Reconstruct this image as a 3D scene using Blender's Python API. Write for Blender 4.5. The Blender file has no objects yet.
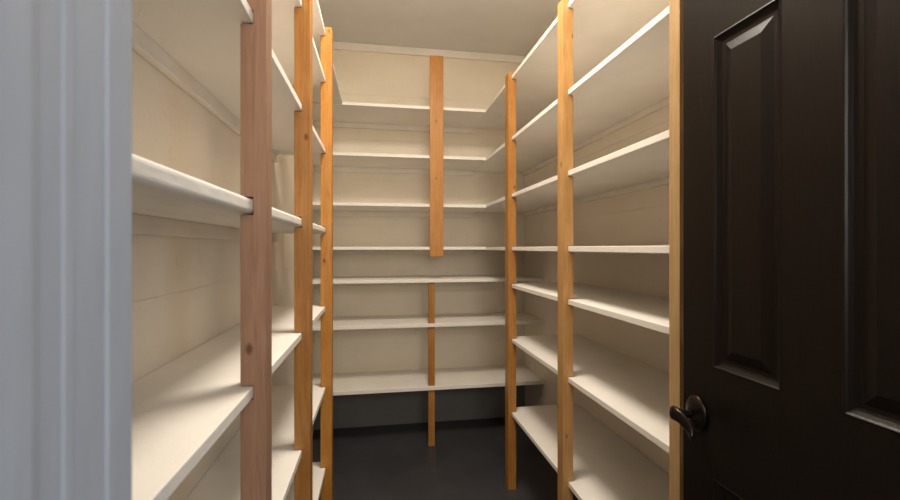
import bpy, bmesh, math, random
from mathutils import Vector
random.seed(3)
scene = bpy.context.scene
H = 1.30
YB = 3.20      # back wall
XL = -0.45     # left wall
XR = 1.12      # right wall
ZC = 2.785     # ceiling
EL, ER = -0.222, 0.710   # shelf front edges
YF = 2.79      # back shelf front
TH = 0.02

# ---------------------------------------------------------------- materials
def new_mat(name):
    m = bpy.data.materials.new(name); m.use_nodes = True
    nt = m.node_tree
    return m, nt, nt.nodes['Principled BSDF']

def paint(name, col, rough=0.55, var=0.06, bump=0.15, scale=6.0, fine=90.0, stretch=(1,1,1), scuff=0.0):
    m, nt, b = new_mat(name)
    N, L = nt.nodes, nt.links
    tc = N.new('ShaderNodeTexCoord'); mp = N.new('ShaderNodeMapping')
    mp.inputs['Scale'].default_value = stretch
    L.new(tc.outputs['Object'], mp.inputs['Vector'])
    n1 = N.new('ShaderNodeTexNoise'); n1.inputs['Scale'].default_value = scale; n1.inputs['Detail'].default_value = 6
    n2 = N.new('ShaderNodeTexNoise'); n2.inputs['Scale'].default_value = fine; n2.inputs['Detail'].default_value = 3
    L.new(mp.outputs[0], n1.inputs['Vector']); L.new(mp.outputs[0], n2.inputs['Vector'])
    cr = N.new('ShaderNodeValToRGB')
    cr.color_ramp.elements[0].position = 0.3; cr.color_ramp.elements[1].position = 0.7
    lo = [max(0, c*(1-var*2)) for c in col]; hi = [min(1, c*(1+var)) for c in col]
    cr.color_ramp.elements[0].color = (*lo, 1); cr.color_ramp.elements[1].color = (*hi, 1)
    L.new(n1.outputs['Fac'], cr.inputs[0])
    out = cr.outputs[0]
    if scuff:
        n3 = N.new('ShaderNodeTexNoise'); n3.inputs['Scale'].default_value = 9; n3.inputs['Detail'].default_value = 10
        n3.inputs['Roughness'].default_value = 0.78
        L.new(tc.outputs['Object'], n3.inputs['Vector'])
        c3 = N.new('ShaderNodeValToRGB'); c3.color_ramp.elements[0].position = 0.58; c3.color_ramp.elements[1].position = 0.70
        c3.color_ramp.elements[0].color = (1, 1, 1, 1); c3.color_ramp.elements[1].color = (1-scuff, 1-scuff*1.15, 1-scuff*1.35, 1)
        L.new(n3.outputs['Fac'], c3.inputs[0])
        mm = N.new('ShaderNodeMix'); mm.data_type = 'RGBA'; mm.blend_type = 'MULTIPLY'; mm.inputs[0].default_value = 1
        L.new(out, mm.inputs[6]); L.new(c3.outputs[0], mm.inputs[7]); out = mm.outputs[2]
    L.new(out, b.inputs['Base Color'])
    add = N.new('ShaderNodeMath'); add.operation = 'ADD'
    L.new(n1.outputs['Fac'], add.inputs[0]); L.new(n2.outputs['Fac'], add.inputs[1])
    bp = N.new('ShaderNodeBump'); bp.inputs['Strength'].default_value = bump; bp.inputs['Distance'].default_value = 0.004
    L.new(add.outputs[0], bp.inputs['Height']); L.new(bp.outputs[0], b.inputs['Normal'])
    b.inputs['Roughness'].default_value = rough
    return m

def wood(name, c_light, c_dark, rough=0.45, off=0.0):
    m, nt, b = new_mat(name)
    N, L = nt.nodes, nt.links
    tc = N.new('ShaderNodeTexCoord'); mp = N.new('ShaderNodeMapping')
    mp.inputs['Scale'].default_value = (1, 1, 0.06); mp.inputs['Location'].default_value = (off, off*2, off)
    L.new(tc.outputs['Object'], mp.inputs['Vector'])
    nz = N.new('ShaderNodeTexNoise'); nz.inputs['Scale'].default_value = 80; nz.inputs['Detail'].default_value = 8
    nz.inputs['Distortion'].default_value = 1.3; nz.inputs['Roughness'].default_value = 0.7
    L.new(mp.outputs[0], nz.inputs['Vector'])
    n2 = N.new('ShaderNodeTexNoise'); n2.inputs['Scale'].default_value = 6; n2.inputs['Detail'].default_value = 3
    L.new(tc.outputs['Object'], n2.inputs['Vector'])
    mx = N.new('ShaderNodeMix'); mx.data_type = 'FLOAT'; mx.inputs[0].default_value = 0.3
    L.new(nz.outputs['Fac'], mx.inputs[2]); L.new(n2.outputs['Fac'], mx.inputs[3])
    cr = N.new('ShaderNodeValToRGB')
    cr.color_ramp.elements[0].position = 0.38; cr.color_ramp.elements[1].position = 0.62
    cr.color_ramp.elements[0].color = (*c_dark, 1); cr.color_ramp.elements[1].color = (*c_light, 1)
    L.new(mx.outputs[0], cr.inputs[0])
    mk = N.new('ShaderNodeMapping'); mk.inputs['Scale'].default_value = (1, 1, 0.6)
    mk.inputs['Location'].default_value = (off*3+.2, off, off*5)
    L.new(tc.outputs['Object'], mk.inputs['Vector'])
    vo = N.new('ShaderNodeTexVoronoi'); vo.inputs['Scale'].default_value = 13
    L.new(mk.outputs[0], vo.inputs['Vector'])
    kr = N.new('ShaderNodeValToRGB')
    kr.color_ramp.elements[0].position = 0.04; kr.color_ramp.elements[1].position = 0.11
    kr.color_ramp.elements[0].color = (0.38, 0.27, 0.2, 1); kr.color_ramp.elements[1].color = (1, 1, 1, 1)
    el = kr.color_ramp.elements.new(0.075); el.color = (0.72, 0.62, 0.54, 1)
    L.new(vo.outputs['Distance'], kr.inputs[0])
    mul = N.new('ShaderNodeMix'); mul.data_type = 'RGBA'; mul.blend_type = 'MULTIPLY'; mul.inputs[0].default_value = 1
    L.new(cr.outputs[0], mul.inputs[6]); L.new(kr.outputs[0], mul.inputs[7])
    L.new(mul.outputs[2], b.inputs['Base Color'])
    bp = N.new('ShaderNodeBump'); bp.inputs['Strength'].default_value = 0.2; bp.inputs['Distance'].default_value = 0.001
    L.new(mx.outputs[0], bp.inputs['Height']); L.new(bp.outputs[0], b.inputs['Normal'])
    b.inputs['Roughness'].default_value = rough
    return m

M_wall = paint('cream_wall_paint', (0.85, 0.765, 0.63), 0.7, 0.03, 0.3, 3.0, 60, scuff=0.10)
M_ceil = paint('ceiling_paint', (0.72, 0.71, 0.68), 0.8, 0.02, 0.12, 4.0, 120)
M_shelf = paint('white_shelf_paint', (0.87, 0.825, 0.755), 0.55, 0.03, 0.2, 5.0, 70, (1, 1, 1), scuff=0.04)
M_rough = paint('worn_shelf_paint', (0.82, 0.78, 0.72), 0.7, 0.04, 0.35, 18.0, 60, (1, 0.4, 1), scuff=0.10)
M_edge = paint('white_trim_paint', (0.84, 0.78, 0.68), 0.55, 0.04, 0.25, 7.0, 70)
M_jamb = paint('gloss_jamb_paint', (0.36, 0.395, 0.45), 0.38, 0.03, 0.28, 22.0, 45, (1, 1, 0.25))
M_shade = paint('grey_wall_shade', (0.17, 0.166, 0.16), 0.6, 0.08, 0.12, 3.0, 80)  # dark grey stands in for shade low on the back wall
M_floor = paint('charcoal_floor_paint', (0.045, 0.044, 0.049), 0.42, 0.12, 0.15, 5.0, 80)
M_or = [wood('orange_pine_%d' % i, c[0], c[1], 0.42, i*1.37) for i, c in enumerate([
    ((0.47, 0.215, 0.046), (0.30, 0.115, 0.019)),
    ((0.54, 0.31, 0.11), (0.41, 0.20, 0.055)),
    ((0.54, 0.245, 0.038), (0.38, 0.14, 0.016)),
    ((0.56, 0.37, 0.18), (0.42, 0.25, 0.10)),
])]
M_pink = wood('raw_fir', (0.37, 0.21, 0.13), (0.26, 0.135, 0.078), 0.6, 4.9)

def door_mat():
    m, nt, b = new_mat('espresso_door_paint')
    N, L = nt.nodes, nt.links
    tc = N.new('ShaderNodeTexCoord'); mp = N.new('ShaderNodeMapping'); mp.inputs['Scale'].default_value = (1, 1, 0.05)
    L.new(tc.outputs['Object'], mp.inputs['Vector'])
    nz = N.new('ShaderNodeTexNoise'); nz.inputs['Scale'].default_value = 200; nz.inputs['Detail'].default_value = 4
    nz.inputs['Distortion'].default_value = 0.7
    L.new(mp.outputs[0], nz.inputs['Vector'])
    cr = N.new('ShaderNodeValToRGB')
    cr.color_ramp.elements[0].color = (0.0045, 0.0027, 0.0019, 1); cr.color_ramp.elements[1].color = (0.0080, 0.0048, 0.0034, 1)
    L.new(nz.outputs['Fac'], cr.inputs[0]); L.new(cr.outputs[0], b.inputs['Base Color'])
    bp = N.new('ShaderNodeBump'); bp.inputs['Strength'].default_value = 0.35; bp.inputs['Distance'].default_value = 0.001
    L.new(nz.outputs['Fac'], bp.inputs['Height']); L.new(bp.outputs[0], b.inputs['Normal'])
    b.inputs['Roughness'].default_value = 0.35
    b.inputs['Specular IOR Level'].default_value = 0.23
    return m
M_door = door_mat()
M_metal, nt, b = new_mat('aged_bronze')
b.inputs['Metallic'].default_value = 1; b.inputs['Roughness'].default_value = 0.33
nz = nt.nodes.new('ShaderNodeTexNoise'); nz.inputs['Scale'].default_value = 30
cr = nt.nodes.new('ShaderNodeValToRGB')
cr.color_ramp.elements[0].color = (0.026, 0.021, 0.018, 1); cr.color_ramp.elements[1].color = (0.06, 0.048, 0.04, 1)
nt.links.new(nz.outputs['Fac'], cr.inputs[0]); nt.links.new(cr.outputs[0], b.inputs['Base Color'])

# ---------------------------------------------------------------- helpers
def finish(bm, name, mat, bevel=0.0, origin=None, smooth=False):
    bmesh.ops.recalc_face_normals(bm, faces=bm.faces)
    me = bpy.data.meshes.new(name)
    if origin is not None:
        bmesh.ops.translate(bm, verts=bm.verts, vec=-Vector(origin))
    bm.to_mesh(me); bm.free()
    o = bpy.data.objects.new(name, me)
    if origin is not None: o.location = origin
    scene.collection.objects.link(o)
    me.materials.append(mat)
    if smooth:
        for p in me.polygons: p.use_smooth = True
    if bevel:
        md = o.modifiers.new('bevel', 'BEVEL'); md.width = bevel; md.segments = 3; md.limit_method = 'ANGLE'
    return o

def add_box(bm, x0, x1, y0, y1, z0, z1):
    r = bmesh.ops.create_cube(bm, size=1)
    for v in r['verts']:
        v.co = Vector(((x0+x1)/2+v.co.x*(x1-x0), (y0+y1)/2+v.co.y*(y1-y0), (z0+z1)/2+v.co.z*(z1-z0)))

def box(name, mat, x0, x1, y0, y1, z0, z1, bevel=0.0):
    bm = bmesh.new(); add_box(bm, x0, x1, y0, y1, z0, z1)
    return finish(bm, name, mat, bevel, ((x0+x1)/2, (y0+y1)/2, z0))

def structure(o, label=None):
    o['kind'] = 'structure'
    if label: o['label'] = label
    return o

def thing(o, label, cat, group=None):
    o['label'] = label; o['category'] = cat
    if group: o['group'] = group
    return o

def parent(c, p):
    bpy.context.view_layer.update()
    c.parent = p
    c.matrix_parent_inverse = p.matrix_world.inverted()

# ---------------------------------------------------------------- room
structure(box('floor', M_floor, -1.6, 2.0, -1.6, YB+0.1, -0.1, 0.0))
structure(box('ceiling', M_ceil, XL-0.1, XR+0.1, 0.13, YB+0.1, ZC, ZC+0.1))

def board_wall(name, axis, pos, a0, a1, thick):
    bm = bmesh.new()
    seams = [0.0, 0.31, 0.60, 0.98, 1.20, 1.47, 1.80, 2.09, 2.42, ZC]
    for i in range(len(seams)-1):
        z0, z1 = seams[i], seams[i+1]
        d = random.uniform(0, 0.0014)
        g = 0.0014
        if axis == 'y':
            add_box(bm, a0, a1, pos+d, pos+thick, z0, z1-g)
        elif axis == '-x':
            add_box(bm, pos-thick, pos-d, a0, a1, z0, z1-g)
        else:
            add_box(bm, pos+d, pos+thick, a0, a1, z0, z1-g)
    if axis == 'y': add_box(bm, a0, a1, pos+0.003, pos+thick+.02, 0, ZC)
    elif axis == '-x': add_box(bm, pos-thick-.02, pos-0.003, a0, a1, 0, ZC)
    else: add_box(bm, pos+0.003, pos+thick+.02, a0, a1, 0, ZC)
    return structure(finish(bm, name, M_wall, 0, None))
board_wall('wall_back', 'y', YB, XL-.1, XR+.1, 0.08)
board_wall('wall_left', '-x', XL, 0.13, YB, 0.08)
board_wall('wall_right', 'x', XR, 0.13, YB, 0.08)
structure(box('shade_panel_back', M_shade, XL, XR, YB-0.012, YB, 0, 0.325, 0.002))  # added thin dark panel, paints the shade under the lowest back shelf

YI, YO = 0.24, 0.13
XJ = -0.123
XH = 0.715
bm = bmesh.new()
add_box(bm, -1.6, XJ-0.018, YO, YI, 0, ZC)
add_box(bm, XH+0.018, 2.0, YO, YI, 0, ZC)
add_box(bm, XJ-0.018, XH+0.018, YO, YI, 2.07, ZC)
structure(finish(bm, 'wall_front', M_wall))
def jamb_profile(sgn, x):
    return [(x-sgn*0.018, YO-0.004), (x, YO-0.004), (x, 0.15), (x+sgn*0.0018, 0.153), (x+sgn*0.0018, 0.175),
         (x+sgn*0.0010, 0.1785), (x, 0.181), (x, 0.192), (x+sgn*0.0006, 0.1935), (x+sgn*0.0006, 0.198), (x, 0.1995), (x, 0.2195), (x+sgn*0.0008, 0.2215), (x+sgn*0.0008, YI), (x-sgn*0.0005, YI+0.002), (x-sgn*0.018, YI+0.002)]
def extrude_xy(name, pts, z0, z1, mat, bevel=0):
    bm = bmesh.new()
    lo = [bm.verts.new((p[0], p[1], z0)) for p in pts]
    hi = [bm.verts.new((p[0], p[1], z1)) for p in pts]
    bm.faces.new(lo); bm.faces.new(hi)
    n = len(pts)
    for i in range(n): bm.faces.new([lo[i], lo[(i+1) % n], hi[(i+1) % n], hi[i]])
    return finish(bm, name, mat, bevel)
structure(extrude_xy('trim_1', jamb_profile(1, XJ), 0, 2.05, M_jamb, 0.0004), 'glossy blue grey painted door jamb')
structure(extrude_xy('trim_2', jamb_profile(-1, XH), 0, 2.05, M_jamb, 0.0004))
structure(box('trim_3', M_jamb, XJ-.018, XH+.018, YO-.004, YI+.002, 2.05, 2.07, 0.001))
structure(box('trim_4', M_shelf, XL, XR, YB-0.020, YB, ZC-0.055, ZC-0.001, 0.003))

# ---------------------------------------------------------------- shelves
YE = 2.30
right_s = [(0.93, YB, TH), (0.60, YB, TH), (0.293, YB, TH), (0.006, YB, TH), (-0.195, YE, TH), (-0.490, YE, TH), (-0.885, YE, TH)]
YLE = 1.96
left_s = [(0.93, YF-.002, TH), (0.73, YLE, TH), (0.425, YLE, TH), (0.089, YLE, 0.027), (-0.250, YLE, TH), (-0.595, YLE, TH), (-0.94, YLE, TH)]
back_s = [(0.925, ER, TH), (0.605, ER, TH), (0.288, ER, TH), (0.008, ER, TH), (-0.205, XR, .021), (-0.495, XR, .022), (-0.905, XR, .025)]
def shelf(x0, x1, y0, y1, ztop, th, cl, ch, label, group, bev=0.002, mat=M_shelf):
    o = box('shelf', mat, x0, x1, y0, y1, ztop-th, ztop, bev)
    thing(o, label, 'shelf', group)
    c = box('cleat', M_edge, *cl, ztop-th-ch, ztop-th, 0.002)
    parent(c, o)
    return o
for h, ye, th in right_s:
    full = ye == YB
    shelf(ER, XR, YI+.004, ye, H+h, th, (XR-.019, XR, YI+.004, ye-(.02 if full else .002)), .024,
          'long white painted wooden shelf notched into orange posts', 'white shelves along the side wall by the door')
for h, ye, th in left_s:
    thick = th > .025
    o = shelf(XL, EL, YI+.004, ye, H+h, th, (XL, XL+.019, YI+.004, ye-.002), .036,
          'thick rounded white plank shelf opposite the dark door' if thick else 'white painted plank shelf on wall opposite the dark door',
          'white shelves along the side wall facing the door', 0.008 if thick else .002, M_rough if thick else M_shelf)
    if thick: o.modifiers['bevel'].segments = 5
for i, (h, xe, th) in enumerate(back_s):
    shelf(XL, xe, YF, YB, H+h, th, (XL, xe, YB-.019, YB), .036,
          'white painted shelf spanning the end wall of pantry', 'white shelves across the end wall')

# ---------------------------------------------------------------- posts
def notched_post(xa, xe, edge, y0, y1, ztop, hs, mat, label):
    pts = [(xa, 0), (xa, ztop), (xe, ztop)]
    for h, _, th in sorted(hs, reverse=True):
        zt = H+h
        pts += [(xe, zt+.003), (edge, zt+.003), (edge, zt-th-.003), (xe, zt-th-.003)]
    pts.append((xe, 0))
    bm = bmesh.new()
    A = [bm.verts.new((p[0], y0, p[1])) for p in pts]
    B = [bm.verts.new((p[0], y1, p[1])) for p in pts]
    bm.faces.new(A); bm.faces.new(B); n = len(pts)
    for i in range(n): bm.faces.new([A[i], A[(i+1) % n], B[(i+1) % n], B[i]])
    o = finish(bm, 'shelf_post', mat, 0.0012, ((xa+xe)/2, (y0+y1)/2, 0))
    thing(o, label, 'post', 'vertical shelf posts')
    return o
e = 0.0007
notched_post(-0.199, -0.243, EL+e, 0.82, 0.862, 2.62, left_s, M_pink, 'pinkish tan unfinished fir post beside the doorway')
notched_post(-0.198, -0.243, EL+e, 1.32, 1.372, 2.62, left_s, M_or[0], 'orange varnished pine post notched around shelf edges')
notched_post(-0.196, -0.242, EL+e, 1.90, 1.955, 2.245, left_s, M_or[2], 'orange varnished pine post reaching the highest shelf')
notched_post(0.690, 0.734, ER-e, 2.225, 2.285, 2.245, right_s, M_or[0], 'dark orange pine post where the low shelves stop')
notched_post(0.688, 0.730, ER-e, 1.530, 1.580, 2.245, right_s, M_or[1], 'light orange pine post between two shelf bays')
notched_post(0.688, 0.730, ER-e, 0.893, 0.930, 2.62, right_s, M_or[3], 'pale raw pine post beside the dark door')

o = box('shelf_post', M_or[2], 0.332, 0.420, YF-0.021, YF-0.001, H-0.055, H+1.25, 0.002)
thing(o, 'flat orange pine board fixed across the end shelves', 'post', 'vertical shelf posts')
zs = [(H-0.495, H-0.205-.021), (H-0.905, H-0.495-.022), (0.0, H-0.905-.025)]
for z0, z1 in zs:
    o = box('support_block', M_or[0], 0.326, 0.368, YF+0.012, YF+0.05, z0, z1, 0.0015)
    thing(o, 'short orange pine prop between lower end shelves' if z0 > 0 else 'short orange pine prop standing on dark floor', 'post', 'short props under the lower end shelves')

# ---------------------------------------------------------------- door
DX, DT = 0.660, 0.035
DY0, DY1 = 0.262, 0.846
bm = bmesh.new()
ys = [DY0, 0.360, 0.518, 0.612, 0.760, DY1]
zc = [0.012, 0.22, 0.84, 1.060, 1.720, 1.83, 1.95, 2.035]
grids = []
for side, X in ((0, DX), (1, DX+DT)):
    V = [[bm.verts.new((X, y, z)) for z in zc] for y in ys]
    grids.append(V)
    for i in range(len(ys)-1):
        for j in range(len(zc)-1):
            q = [V[i][j], V[i+1][j], V[i+1][j+1], V[i][j+1]]
            bm.faces.new(q if side else q[::-1])
A, B = grids
def strip(a, b_):
    for i in range(len(a)-1): bm.faces.new([a[i], a[i+1], b_[i+1], b_[i]])
strip(A[0], B[0]); strip(A[-1], B[-1])
strip([r[0] for r in A], [r[0] for r in B]); strip([r[-1] for r in A], [r[-1] for r in B])
bmesh.ops.recalc_face_normals(bm, faces=bm.faces)
bm.faces.ensure_lookup_table()
pan = []
for f in bm.faces:
    c = f.calc_center_median()
    if abs(f.normal.x) > 0.9:
        iny = (0.360 < c.y < 0.518) or (0.612 < c.y < 0.760)
        inz = (0.22 < c.z < 0.84) or (1.060 < c.z < 1.720) or (1.83 < c.z < 1.95)
        if iny and inz: pan.append(f)
for f in pan:
    for th, dp in ((0.003, 0.0015), (0.003, -0.0035), (0.005, -0.004), (0.004, -0.002), (0.007, 0.0), (0.020, 0.006)):
        bmesh.ops.inset_region(bm, faces=[f], thickness=th, depth=dp, use_even_offset=True)
me = bpy.data.meshes.new('door_1')
bmesh.ops.translate(bm, verts=bm.verts, vec=(-DX, -DY0, 0))
bm.to_mesh(me); bm.free()
door = bpy.data.objects.new('door_1', me); door.location = (DX, DY0, 0); scene.collection.objects.link(door)
me.materials.append(M_door)
md = door.modifiers.new('b', 'BEVEL'); md.width = 0.0012; md.segments = 3; md.limit_method = 'ANGLE'
structure(door, 'espresso brown six panel door standing open')

def lathe(name, prof, centre, mat, sz=1.0, seg=40):
    bm = bmesh.new(); rings = []
    for d, r in prof:
        ring = []
        for k in range(seg):
            a = 2*math.pi*k/seg
            ring.append(bm.verts.new((-d, r*math.cos(a), r*math.sin(a)*sz)))
        rings.append(ring)
    for i in range(len(rings)-1):
        for k in range(seg):
            bm.faces.new([rings[i][k], rings[i][(k+1) % seg], rings[i+1][(k+1) % seg], rings[i+1][k]])
    bm.faces.new(rings[0]); bm.faces.new(rings[-1])
    bmesh.ops.translate(bm, verts=bm.verts, vec=centre)
    return finish(bm, name, mat, 0, centre, True)
KY, KZ = 0.803, H-0.346
ros = lathe('rosette', [(0, .027), (.003, .029), (.005, .0285), (.007, .025), (.009, .023), (.011, .018), (.014, .013), (.016, .010)], Vector((DX, KY, KZ)), M_metal, 1.30)
path = [((0.012, 0, 0), .0095, .0095), ((0.030, 0, 0), .0085, .0085), ((0.046, 0.001, 0.001), .0105, .012), ((0.058, -0.003, 0.006), .0105, .015),
        ((0.065, -0.013, 0.010), .009, .015), ((0.064, -0.026, 0.009), .0075, .0135), ((0.060, -0.040, 0.001), .0065, .0125), ((0.058, -0.052, -0.010), .0058, .0115), ((0.062, -0.060, -0.019), .005, .009), ((0.066, -0.064, -0.022), .002, .004)]
P = [Vector((DX-p[0], KY+p[1], KZ+p[2])) for p, _, _ in path]
bm = bmesh.new(); rings = []
for i, c in enumerate(P):
    t = (P[min(i+1, len(P)-1)]-P[max(i-1, 0)]).normalized()
    up = Vector((0, 0, 1)); s = t.cross(up).normalized(); u = s.cross(t).normalized()
    rings.append([bm.verts.new(c + s*path[i][1]*math.cos(2*math.pi*k/16) + u*path[i][2]*math.sin(2*math.pi*k/16)) for k in range(16)])
for i in range(len(rings)-1):
    for k in range(16): bm.faces.new([rings[i][k], rings[i][(k+1) % 16], rings[i+1][(k+1) % 16], rings[i+1][k]])
bm.faces.new(rings[0]); bm.faces.new(rings[-1])
lever = finish(bm, 'door_handle', M_metal, 0, (DX, KY, KZ), True)
sd = lever.modifiers.new('s', 'SUBSURF'); sd.levels = 2; sd.render_levels = 2
parent(ros, door); parent(lever, door)
plate = box('latch_plate', M_metal, DX+.006, DX+.029, DY1, DY1+.0015, KZ-.028, KZ+.028, 0)
parent(plate, door)
for z in (0.25, 1.05, 1.80):
    bm = bmesh.new()
    bmesh.ops.create_cone(bm, segments=16, radius1=.006, radius2=.006, depth=.09, cap_ends=True)
    bmesh.ops.translate(bm, verts=bm.verts, vec=(DX+DT+.007, DY0-.006, z))
    hg = finish(bm, 'hinge', M_metal, 0, (DX+DT+.007, DY0-.006, z), True); parent(hg, door)

# ---------------------------------------------------------------- lights
def light(name, typ, loc, energy, col, size=0.2, target=None):
    l = bpy.data.lights.new(name, typ); l.energy = energy; l.color = col
    if typ == 'AREA': l.size = size
    else: l.shadow_soft_size = size
    o = bpy.data.objects.new(name, l); o.location = loc; scene.collection.objects.link(o)
    if target is not None:
        o.rotation_euler = (Vector(target)-Vector(loc)).to_track_quat('-Z', 'Y').to_euler()
    return o
lc = light('ceiling_lamp', 'AREA', (0.20, 1.30, ZC-0.05), 29, (1.0, 0.905, 0.78), 0.50)
lc.data.shape = 'DISK'
light('ceiling_bulb', 'POINT', (0.20, 1.30, ZC-0.25), 7, (1.0, 0.89, 0.75), 0.15)
light('hall_light', 'AREA', (0.30, -0.9, 1.75), 25, (1.0, 0.92, 0.82), 0.9, target=(0.3, 2.2, 1.35))
light('daylight', 'AREA', (1.3, -0.8, 1.6), 5, (0.50, 0.72, 1.0), 0.4, target=(-0.1, 0.2, 1.3))

w = bpy.data.worlds.new('World'); scene.world = w; w.use_nodes = True
w.node_tree.nodes['Background'].inputs[0].default_value = (0.6, 0.72, 0.9, 1)
w.node_tree.nodes['Background'].inputs[1].default_value = 0.12

# ---------------------------------------------------------------- camera
cam = bpy.data.cameras.new('camera'); co = bpy.data.objects.new('camera', cam)
scene.collection.objects.link(co)
co.location = (0, 0, H); co.rotation_euler = (math.radians(90), 0, math.radians(-9.5))
cam.sensor_width = 36; cam.lens = 17.2; cam.clip_start = 0.01
cam.shift_y = -2/900
cam.dof.use_dof = True; cam.dof.focus_distance = 2.0; cam.dof.aperture_fstop = 7
scene.camera = co
scene.view_settings.view_transform = 'Standard'
scene.view_settings.exposure = 0.0
